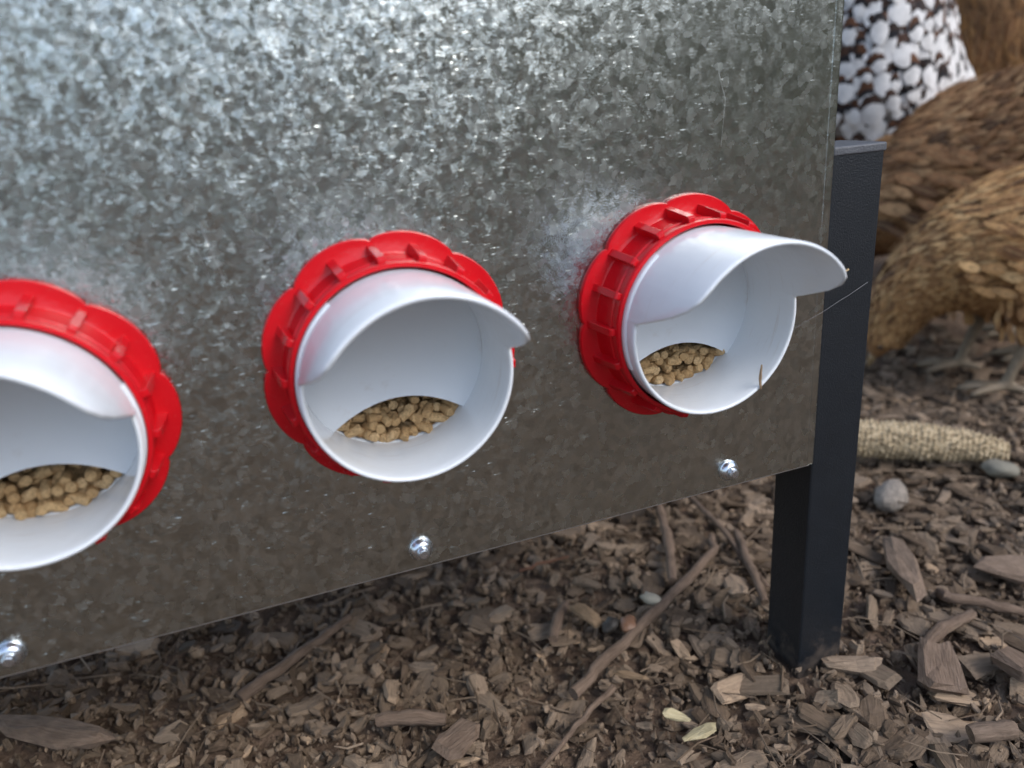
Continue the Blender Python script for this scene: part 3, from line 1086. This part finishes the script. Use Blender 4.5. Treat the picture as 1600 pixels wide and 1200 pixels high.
def stone(name, x, y, rad, mat, label, seed=1, up=.012, ico=3):
    bm = bmesh.new()
    bmesh.ops.create_icosphere(bm, subdivisions=ico, radius=1)
    rs = random.Random(seed)
    o3 = [rs.uniform(0, 50) for _ in range(3)]
    for v_ in bm.verts:
        p = v_.co.copy()
        n1 = float(vnoise(p.x * 1.3 + o3[0], p.y * 1.3 + p.z * .9 + o3[1], seed)) - .5
        n2 = float(vnoise(p.x * 3.3 + o3[2], p.y * 3.3 - p.z * 2.7, seed + 1)) - .5
        k = 1 + .5 * n1 + .22 * n2
        v_.co = Vector((p.x * rad[0], p.y * rad[1], p.z * rad[2])) * k
    o = obj_bm(name, bm, mat, smooth=True, loc=G(x, y, up + .002))
    o.rotation_euler = (0, 0, rs.uniform(0, 6))
    tag(o, label, 'stone')
    return o
stick('fallen_branch', [(.400, .186, .010), (.384, .158, .012), (.299, .110, .011), (.235, .078, .009), (.192, .056, .004)], [.0030, .0040, .0044, .0043, .0050], M['branch'],
      'longest brown fallen branch lying diagonally before the black leg', 'branch', 10, 5, .0016, 3)
stick('forked_twig', [(.426, .280, .012), (.416, .207, .013), (.398, .100, .003)], [.0022, .0029, .0036], M['branch'],
      'thin dark twig running from under the panel towards the black leg', 'twig', 7, 5, .0015, 4)
stick('twig', [G(.222, .050, .015), G(.181, .027, .016), G(.143, .001, .013)], [.0026, .0022, .0016], M['branch'],
      'slim dark twig below the tip of the longest fallen branch', 'twig', 7, 5, .0012, 5)
stick('short_stick', [G(.052, .086, .017), G(.075, .078, .018), G(.098, .067, .016)], [.0046, .0052, .0044], M['branch'],
      'stubby round stick under the middle feed port at the picture bottom', 'stick', 9, 3, .0008, 6)
stick('root_piece', [G(.058, .232, .012), G(.036, .214, .018), G(-.005, .190, .018), G(-.040, .169, .011)], [.0030, .0040, .0045, .0055], M['branch'],
      'dark root piece in the shade under the feeder', 'root', 9, 5, .0011, 7)
stick('dark_stick', [G(.205, .122, .018), G(.219, .144, .020), G(.236, .166, .017)], [.0042, .0046, .0036], M['branch'],
      'short dark stick beside the tan flake of wood', 'stick', 8, 3, .0008, 8)
stick('reddish_stem', [G(.216, .226, .020), G(.240, .226, .023), G(.265, .222, .020)], [.0014, .0014, .0010], M['reddish'],
      'thin reddish stem under the panel edge right of the middle screw', 'stem', 6, 4, .0010, 9)
stick('bark_stick', [G(.388, .264, .018), G(.360, .200, .022), G(.326, .137, .018)], [.0044, .0050, .0042], M['branch'],
      'thick rough stick sloping down from below the panel edge', 'stick', 9, 5, .0016, 10)
stick('bent_twig', [G(.524, .036, .012), G(.513, .021, .019), G(.536, .004, .018), G(.572, -.018, .016)], [.0042, .0048, .0042, .0038], M['branch'],
      'bent grey-brown twig at the right picture edge', 'twig', 8, 5, .0008, 11)
stick('lichen_stick', [G(.442, -.020, .014), G(.475, -.010, .020), G(.515, -.002, .016)], [.0048, .0050, .0040], M['branch'],
      'dark stick right of the black leg, just below the bent twig', 'stick', 8, 4, .0012, 12)
stick('log_chip', [G(.398, -.100, .019), G(.411, -.105, .020), G(.424, -.109, .019)], [.0058, .0062, .0056], M['slab'],
      'small round-ended log piece in the bottom right corner', 'stick', 10, 3, .0004, 13)
stick('slim_stick', [G(.425, .182, .018), G(.400, .130, .021), G(.376, .075, .014)], [.0040, .0042, .0036], M['branch'],
      'straight dark stick leaning close to the left side of the black leg', 'stick', 8, 4, .0010, 14)
slab('wood_slab', -.165, .168, .110, .026, .009, math.atan2(-.057, .085), M['slab'], 'long flat brown slab in the bottom left corner', 'wood piece', 201, .08, .02, .015)
slab('wood_slab', .516, .072, .128, .026, .010, math.atan2(-.167, -.113), M['slab'], 'big flat pale-brown slab right of the black leg', 'wood piece', 207, .22, -.10, .022)
slab('wood_flake', .239, .129, .036, .014, .005, R(-72), M['tan'], 'tan rectangular flake of wood left of the black pebble', 'wood piece', 203, .15, .12, .021)
slab('pale_splinter', .243, -.002, .022, .010, .003, R(-30), M['pale'], 'cream splinter of wood near the bottom, the upper of two', 'wood piece', 204, .2, .3, .022)
slab('pale_splinter', .250, -.021, .028, .012, .003, R(10), M['pale'], 'cream splinter of wood near the bottom, the lower of two', 'wood piece', 205, -.2, .1, .021)
slab('pale_splinter', .234, .045, .026, .006, .003, R(-35), M['tan'], 'narrow yellowish splinter beside the longest fallen branch', 'wood piece', 206, 0, .1, .022)
slab('bark_piece', .099, .040, .036, .026, .007, R(30), M['branch'], 'broad dark bark piece right of the stubby round stick', 'bark', 209, .1, .1, .018)
slab('wood_slab', .429, -.049, .056, .032, .010, R(50), M['branch'], 'wide grey-brown slab in front of the black leg', 'wood piece', 210, .25, -.15, .021)
slab('wood_slab', .607, .040, .060, .034, .008, R(-30), M['slab'], 'broad flat slab at the right edge above the bent twig', 'wood piece', 212, .1, .1, .017)
slab('wood_slab', .478, -.072, .040, .034, .010, R(80), M['branch'], 'round-edged dark slab at the right edge near the bottom', 'wood piece', 214, .3, .2, .020)
M['stone_grey'] = mat_plain('speckled_stone', (.25, .215, .18), .8, 0, .7, 160, .004, 200)
M['stone_pale'] = mat_plain('pale_pebble', (.20, .185, .145), .85, 0, .25, 60, .001, 200)
M['stone_black'] = mat_plain('black_pebble', (.03, .026, .022), .6, 0, .3, 60, .001, 200)
M['stone_brown'] = mat_plain('brown_pebble', (.20, .105, .06), .5, 0, .3, 80, .001, 200)
M['stone_white'] = mat_plain('white_pebble', (.36, .33, .26), .85, 0, .3, 80, .001, 200)
stone('speckled_stone', .618, .186, (.021, .016, .015), M['stone_grey'], 'grey and white speckled stone behind the black leg', 3, .016)
stone('pebble', .738, .159, (.019, .012, .008), M['stone_pale'], 'flat grey-green pebble in front of the corn cob', 5, .016)
stone('pebble', .250, .108, (.0085, .0068, .0055), M['stone_black'], 'small shiny black pebble by the longest fallen branch', 7, .020)
stone('pebble', .262, .100, (.0105, .0075, .0055), M['stone_brown'], 'small reddish-brown pebble touching the black pebble', 8, .020)
stone('pebble', .295, .121, (.0088, .0056, .0045), M['stone_white'], 'small whitish pebble left of the branch middle', 9, .021)

# ---- corn cob
def corn_cob():
    A = Vector((.632, .276, .026)); B = Vector((.765, .170, .022))
    ax = (B - A); L = ax.length
    root = empty('corn_cob', ((A + B) / 2 - Vector((0, 0, .02))))
    tag(root, 'bare tan corn cob lying on the mulch behind the black leg', 'corn cob')
    mt, nt, b = new_mat('cob_chaff')
    co = objco(nt)
    n = noise(nt, co, 320, 4, .65)
    nt.links.new(ramp(nt, n.outputs['Fac'], [(.36, (.17, .115, .06)), (.5, (.50, .39, .24)), (.72, (.74, .61, .43))]), b.inputs['Base Color'])
    b.inputs['Roughness'].default_value = .9
    nt.links.new(bump(nt, n.outputs['Fac'], .002), b.inputs['Normal'])
    def rad(t):
        return .0208 * (1 - .55 * max(t - .45, 0) ** 1.6 / .55 ** 1.6) * (1 - .9 * max(t - .93, 0) ** 2 / .07 ** 2 * .5)
    q = ax.to_track_quat('X', 'Z')
    pts = [(t * L - L / 2, 0, .003 * math.sin(t * 3)) for t in np.linspace(0, 1, 30)]
    V, T, Lc = tube_np(pts, [rad(t) * .93 for t in np.linspace(0, 1, 30)], 20, .1, np.random.default_rng(3))
    core = obj_me('core', mesh_np('core', V, T, smooth=True), mt, root)
    core.rotation_euler = q.to_euler(); core.location = (A + B) / 2 - root.location
    # sockets: paired ridged scales in rows
    rs = np.random.default_rng(4)
    VV, TT = [], []
    off = 0
    O = np.array([(1, 0, 0), (-1, 0, 0), (0, 1, 0), (0, -1, 0), (0, 0, 1.2)], float)
    F = np.array([(0, 2, 4), (2, 1, 4), (1, 3, 4), (3, 0, 4)])
    nr = 30
    for i in range(nr):
        t = (i + .5) / nr
        for k in range(20):
            th = 2 * PI * (k + .5 * (i % 2)) / 20 + rs.normal(0, .05) + rs.normal(0, .03)
            r = rad(t)
            n_ = np.array((0, math.cos(th), math.sin(th))); tg = np.array((0, -math.sin(th), math.cos(th))); xx = np.array((1.0, 0, 0))
            c = np.array((t * L - L / 2 + rs.normal(0, .0003), 0, .003 * math.sin(t * 3))) + n_ * r * .90
            s = .0034 * rs.uniform(.6, 1.3)
            V_ = c + (O[:, :1] * xx * s * .95 + O[:, 1:2] * tg * s * (r / .0208 + .1) + O[:, 2:3] * (n_ + xx * .4) * s * rs.uniform(.6, 1.2))
            VV.append(V_); TT.append(F + off); off += 5
    sk = obj_me('kernel_sockets', mesh_np('kernel_sockets', np.concatenate(VV), np.concatenate(TT)), mt, core)
    tag(sk, kind='stuff')
corn_cob()

# ---- straw bit on the rim and stray threads
pz = ZC
rim = lambda th, r_, y: (PX[2] + r_ * math.sin(R(th)), y, ZC + r_ * math.cos(R(th)))
a = rim(146, .0492, -.0412); b_ = rim(141, .0440, -.0400); c_ = rim(133, .0415, -.0375)
stick('straw_bit', [a, b_, c_], [.0006, .0009, .0004], M['tan'], 'tiny bent straw stuck on the lower rim of the port nearest the leg', 'straw', 5, 3, .0001, 15)
stick('straw_bit', [(.3450, -.0032, .3035), (.3520, -.0040, .3065), (.3580, -.0036, .3055), (.3625, -.0026, .3068)], [.0005, .0007, .0006, .0008], M['straw'],
      'pale curved straw clinging between the panel edge and the black leg', 'straw', 5, 3, .0001, 16)
M['web'] = mat_plain('web_thread', (.32, .33, .35), .5, 0, .1, 50)
for k, (p0, p1, p2, lab) in enumerate([
        ((.3250, -.0030, .2760), (.3480, -.0040, .2850), (.3800, -.0010, .2960), 'fine pale thread stretched across the panel edge and black leg')]):
    stick('web_thread', [p0, p1, p2], [.00006, .00007, .00008], M['web'], lab, 'thread', 4, 4, .0002, 20 + k)

# ---- dark boarded wall behind the hens
wall = empty('shed_wall', (1.75, 1.55, 0))
wall.rotation_euler = (0, 0, R(-50))
tag(wall, 'dark grey boarded shed wall in the background behind the hens', 'wall')
bm = bmesh.new(); box(bm, 0, .196, 0, .03, -.05, 1.9); bevel_all(bm, .004, 2)
bme = bpy.data.meshes.new('board'); bm.to_mesh(bme); bm.free(); bme.materials.append(M['wall'])
for k in range(16):
    o = bpy.data.objects.new('board', bme); link(o); o.parent = wall; o.location = (-1.6 + k * .2, random.uniform(-.002, .002), 0)
bm = bmesh.new(); box(bm, -1.6, 1.6, .036, .05, -.05, 1.88)
obj_bm('wall_backing', bm, M['wall'], wall)

# ------------------------------------------------------------------ hens
def loft(sections, sides=20):
    """sections: (x, z, half width, half height) along the spine in the XZ plane"""
    S = np.array(sections, float)
    # resample with Catmull-Rom
    P = []
    n = len(S)
    for i in range(n - 1):
        p0, p1, p2, p3 = S[max(i - 1, 0)], S[i], S[i + 1], S[min(i + 2, n - 1)]
        for t in np.linspace(0, 1, 6, endpoint=False):
            P.append(.5 * ((2 * p1) + (-p0 + p2) * t + (2 * p0 - 5 * p1 + 4 * p2 - p3) * t * t + (-p0 + 3 * p1 - 3 * p2 + p3) * t ** 3))
    P.append(S[-1])
    P = np.array(P)
    tan = np.gradient(P[:, :2], axis=0)
    tan /= np.linalg.norm(tan, axis=1)[:, None]
    return P, tan

def hen(name, label, sections, feather_mat, skin_mat, loc, heading, scale=1.0, seed=0, n_feathers=1500, flen=.034, leg_dx=0.0, fw=.5, stance=((.05, .0), (-.05, .03)), tail_up=.5, pitch=0.0):
    rs = np.random.default_rng(seed)
    P, tan = loft(sections)
    root = empty(name, loc)
    root.rotation_euler = (0, 0, heading)
    root.scale = (scale,) * 3
    tag(root, label, 'hen', 'hens behind the feeder')
    sides = 22
    V, T = [], []
    m_ = len(P)
    for i in range(m_):
        nx_, nz_ = -tan[i, 1], tan[i, 0]
        for k in range(sides):
            th = 2 * PI * k / sides
            V.append((P[i, 0] + nx_ * P[i, 3] * math.sin(th), P[i, 2] * math.cos(th), P[i, 1] + nz_ * P[i, 3] * math.sin(th)))
    for i in range(m_ - 1):
        for k in range(sides):
            k2 = (k + 1) % sides
            a, b, c, d = i * sides + k, i * sides + k2, (i + 1) * sides + k2, (i + 1) * sides + k
            T += [(a, b, c), (a, c, d)]
    base = len(V)
    V.append((P[0, 0], 0, P[0, 1])); V.append((P[-1, 0], 0, P[-1, 1]))
    for k in range(sides):
        k2 = (k + 1) % sides
        T.append((base, k2, k)); T.append((base + 1, (m_ - 1) * sides + k, (m_ - 1) * sides + k2))
    V = np.array(V); T = np.array(T)
    parts = [(V, T)]
    for (ly, lx) in stance:
        sgn = 1 if ly > 0 else -1
        th_ = [(lx - .005, ly * .9, .19), (lx - .010, ly, .15), (lx - .018, ly, .115), (lx - .022, ly, .092), (lx - .010, ly, .050), (lx, ly, .012)]
        v_, t_, _ = tube_np(th_, [.046, .044, .026, .0115, .0080, .0085], 12); parts.append((v_, t_))
        for an, ln in ((-28, .058), (0, .066), (30, .056), (180, .034)):
            aa = R(an)
            v_, t_, _ = tube_np([(lx, ly, .013), (lx + math.cos(aa) * ln * .5, ly + math.sin(aa) * ln * .5, .011), (lx + math.cos(aa) * ln * .85, ly + math.sin(aa) * ln * .85, .007), (lx + math.cos(aa) * ln, ly + math.sin(aa) * ln, .003)], [.0075, .0066, .0056, .002], 8)
            parts.append((v_, t_))
    VV = np.concatenate([q[0] for q in parts]); off = 0; TT = []
    for v_, t_ in parts:
        TT.append(t_ + off); off += len(v_)
    me = mesh_np('body', VV, np.concatenate(TT))
    tmp = bpy.data.objects.new('tmp', me); link(tmp)
    rm = tmp.modifiers.new('r', 'REMESH'); rm.mode = 'VOXEL'; rm.voxel_size = .0045; rm.use_smooth_shade = True
    sm = tmp.modifiers.new('s', 'SMOOTH'); sm.iterations = 2; sm.factor = .5
    dg = bpy.context.evaluated_depsgraph_get()
    me2 = bpy.data.meshes.new_from_object(tmp.evaluated_get(dg))
    bpy.data.objects.remove(tmp)
    me2.materials.clear(); me2.materials.append(skin_mat); me2.materials.append(M['leg_skin'])
    head = np.array((P[-4, 0], 0, P[-4, 1]))
    for p in me2.polygons:
        c = p.center
        if c.z < .098 and abs(c.y) > .02 and (abs(c.x - head[0]) > .06 or head[2] > .2) and c.x < .11: p.material_index = 1
    body = obj_me('body', me2, None, root, smooth=True)
    # feathers laid like shingles from head to tail
    fl, fwid = [], []
    A_V, A_T, A_t, A_s, A_r = [], [], [], [], []
    offv = 0
    ts = np.array([0, .3, .6, .85, 1.0]); wd = np.array([.35, .85, 1.0, .72, .22])
    def add(p, nrm, d, L, W, curl=.12, lift=.10, droop=.16):
        nonlocal offv
        d = d - nrm * (d @ nrm); d /= np.linalg.norm(d) + 1e-9
        sd = np.cross(nrm, d)
        rr = rs.random()
        for j, t in enumerate(ts):
            for s_ in (-1, 0, 1):
                q = p + d * L * t + sd * s_ * W * wd[j] * .5 + nrm * (L * (lift * t - curl * t * t) - abs(s_) * W * droop * wd[j] + .002)
                A_V.append(q); A_t.append(t); A_s.append(s_); A_r.append(rr)
        for j in range(len(ts) - 1):
            for k in range(2):
                a = offv + j * 3 + k
                A_T.append((a, a + 1, a + 4, a + 3))
        offv += 3 * len(ts)
    w_ = np.maximum(P[:, 2] + P[:, 3], .002); w_[:2] *= .5
    w_ = w_ * np.linspace(.8, 1.5, m_)
    cdf = np.cumsum(w_) / w_.sum()
    for _ in range(n_feathers):
        i = int(np.searchsorted(cdf, rs.random())); i = min(max(i, 1), m_ - 7)
        th = rs.uniform(0, 2 * PI)
        nx_, nz_ = -tan[i, 1], tan[i, 0]
        p = np.array((P[i, 0] + nx_ * P[i, 3] * math.sin(th), P[i, 2] * math.cos(th), P[i, 1] + nz_ * P[i, 3] * math.sin(th)))
        p[0] += rs.normal(0, .004)
        nrm = np.array((nx_ * math.sin(th) / P[i, 3], math.cos(th) / P[i, 2], nz_ * math.sin(th) / P[i, 3])); nrm /= np.linalg.norm(nrm)
        d = np.array((-tan[i, 0], 0, -tan[i, 1])) + np.array((0, 0, -.25)) + rs.normal(0, .2, 3)
        neck = i > m_ * .62
        L = flen * rs.uniform(.6, 1.4) * (.8 if neck else 1.0)
        add(p, nrm, d, L, L * fw * rs.uniform(.8, 1.15) * (.7 if neck else 1), lift=rs.uniform(.1, .28))
    # wings: longer overlapping feathers on the flanks
    for sgn in (-1, 1):
        for row in range(5):
            for k in range(11):
                x = .075 - .020 * k; z = .255 - .022 * row - .002 * k
                i = int(np.argmin(np.abs(P[:m_ - 14, 0] - x)))
                yy = P[i, 2] * 1.02 * math.sqrt(max(1 - ((z - P[i, 1]) / max(P[i, 3], .01)) ** 2, .12)) + .006 + .0015 * (5 - row)
                add(np.array((x, sgn * yy, z)) + rs.normal(0, 1, 3) * np.array((.008, .001, .006)), np.array((.05, sgn * 1.0, .25)) / 1.03 + rs.normal(0, .06, 3), np.array((-1, sgn * .1, -.3)) + rs.normal(0, .14, 3), flen * 1.35 * rs.uniform(.85, 1.2), flen * .55 * rs.uniform(.7, 1.3), .03, .09 + .05 * rs.random(), .05)
    # thigh fluff
    for (ly, lx) in stance:
        for _ in range(110):
            th = rs.uniform(0, 2 * PI); z = rs.uniform(.100, .175)
            r_ = .044 * min(1, (z - .085) / .05 + .25)
            p = np.array((lx - .012 + r_ * math.cos(th), ly + r_ * math.sin(th), z))
            add(p, np.array((math.cos(th), math.sin(th), .1)), np.array((-.25, 0, -1.0)) + rs.normal(0, .15, 3), flen * .85, flen * .4, .10, .12)
    # tail
    tb = np.array((P[3, 0], 0, P[3, 1]))
    for k in range(16):
        f_ = (k - 7.5) / 7.5
        add(tb + np.array((.02, f_ * .02, 0)), np.array((.2, f_ * .9 + .05, .5)), np.array((-1, f_ * .35, tail_up + .3 * (1 - abs(f_)))), .11 * rs.uniform(.85, 1.1), .030, .04, .02)
    fm = mesh_np('plumage', np.array(A_V), np.array(A_T), {'ft': np.array(A_t), 'fs': np.array(A_s, float), 'fr': np.array(A_r)}, smooth=True)
    obj_me('plumage', fm, feather_mat, root)
    # head details
    hx, hz = P[-8, 0], P[-8, 1]
    ta = tan[-8]; up_ = np.array((-ta[1], ta[0]))
    if up_[1] < 0 and abs(ta[1]) < .5: up_ = -up_
    tip = P[-1]; tt = tan[-1]
    v_, t_, _ = tube_np([(tip[0] - tt[0] * .008, 0, tip[1] - tt[1] * .008), (tip[0] + tt[0] * .008, 0, tip[1] + tt[1] * .008), (tip[0] + tt[0] * .022, 0, tip[1] + tt[1] * .022 - .002)], [.0085, .006, .0012], 8)
    obj_me('beak', mesh_np('beak', v_, t_, smooth=True), M['beak'], root)
    bm = bmesh.new()
    outl = [(-.016, 0), (-.014, .012), (-.009, .008), (-.005, .017), (0, .010), (.005, .017), (.009, .008), (.014, .011), (.017, 0)]
    for s_ in (-1, 1):
        pass
    fr = []; bk = []
    for (a_, h_) in outl:
        cx = hx + ta[0] * a_ + up_[0] * (P[-8, 3] * .85 + h_); cz = hz + ta[1] * a_ + up_[1] * (P[-8, 3] * .85 + h_)
        fr.append(bm.verts.new((cx, -.003, cz))); bk.append(bm.verts.new((cx, .003, cz)))
    bm.faces.new(fr); bm.faces.new(bk[::-1])
    for i in range(len(outl)):
        j = (i + 1) % len(outl)
        bm.faces.new([fr[i], bk[i], bk[j], fr[j]])
    obj_bm('comb', bm, M['comb'], root)
    for s_ in (-1, 1):
        bm = bmesh.new(); bmesh.ops.create_icosphere(bm, subdivisions=2, radius=.0042)
        obj_bm('eye', bm, M['eye'], root, smooth=True, loc=(hx + ta[0] * .006, s_ * P[-8, 2] * .93, hz + ta[1] * .006))
    return root

STAND = [(-.175, .285, .010, .014), (-.14, .262, .046, .050), (-.075, .232, .078, .086), (0, .214, .092, .102), (.06, .222, .086, .096), (.105, .252, .066, .074),
         (.132, .305, .044, .048), (.145, .352, .031, .034), (.158, .392, .025, .027), (.178, .408, .023, .024), (.203, .402, .012, .012)]
PECK = [(-.175, .325, .010, .014), (-.14, .296, .048, .052), (-.075, .252, .080, .088), (0, .216, .094, .104), (.06, .194, .086, .094), (.105, .168, .064, .068),
        (.137, .132, .046, .048), (.152, .102, .034, .036), (.162, .078, .027, .029), (.170, .058, .022, .023), (.178, .036, .011, .011)]
F_gold, F_brown, F_rust, F_spk = mat_feather('golden_feathers', 'golden'), mat_feather('brown_feathers', 'brown'), mat_feather('rust_feathers', 'rust'), mat_feather('speckled_feathers', 'speckled')
SK_b = mat_plain('brown_down', (.26, .13, .05), .85, 0, .4, 60)
SK_w = mat_plain('grey_down', (.28, .25, .23), .85, 0, .4, 60)
def head_dir(a):   # heading from screen direction at the hens: 0 = towards screen left
    return math.atan2(.77, -.63) + R(a)
TALL = [(-.165, .150, .010, .014), (-.135, .165, .042, .046), (-.075, .198, .076, .084), (-.005, .240, .092, .104), (.048, .290, .092, .098), (.072, .345, .086, .088),
        (.082, .395, .076, .076), (.090, .438, .058, .058), (.100, .472, .036, .036), (.118, .490, .025, .026), (.145, .484, .012, .012)]
hen('pecking_hen', 'golden-brown hen pecking the mulch right behind the black leg, one foot showing', PECK, F_gold, SK_b, (.985, .360, -.002), head_dir(8), .90, 41, 8500, .023, stance=((.05, 0.0), (-.05, .05)), fw=.30)
hen('foraging_hen', 'brown laced hen bending down behind the golden-brown pecking hen', PECK, F_brown, SK_b, (1.075, .545, -.002), head_dir(-6), 1.2, 42, 8500, .023, fw=.30, stance=((.05, -.13), (-.05, -.10)))
hen('speckled_hen', 'brown hen with white-tipped speckled feathers above the top of the black leg', TALL, F_spk, SK_w, (1.085, .720, -.002), math.atan2(-.705, -.709) + R(-20), 1.42, 43, 5000, .026, fw=.7)
hen('rust_hen', 'dark rust-brown hen in the top right corner behind the others', TALL, F_rust, SK_b, (1.50, .74, -.002), head_dir(35), 1.3, 44, 6000, .024, fw=.32)
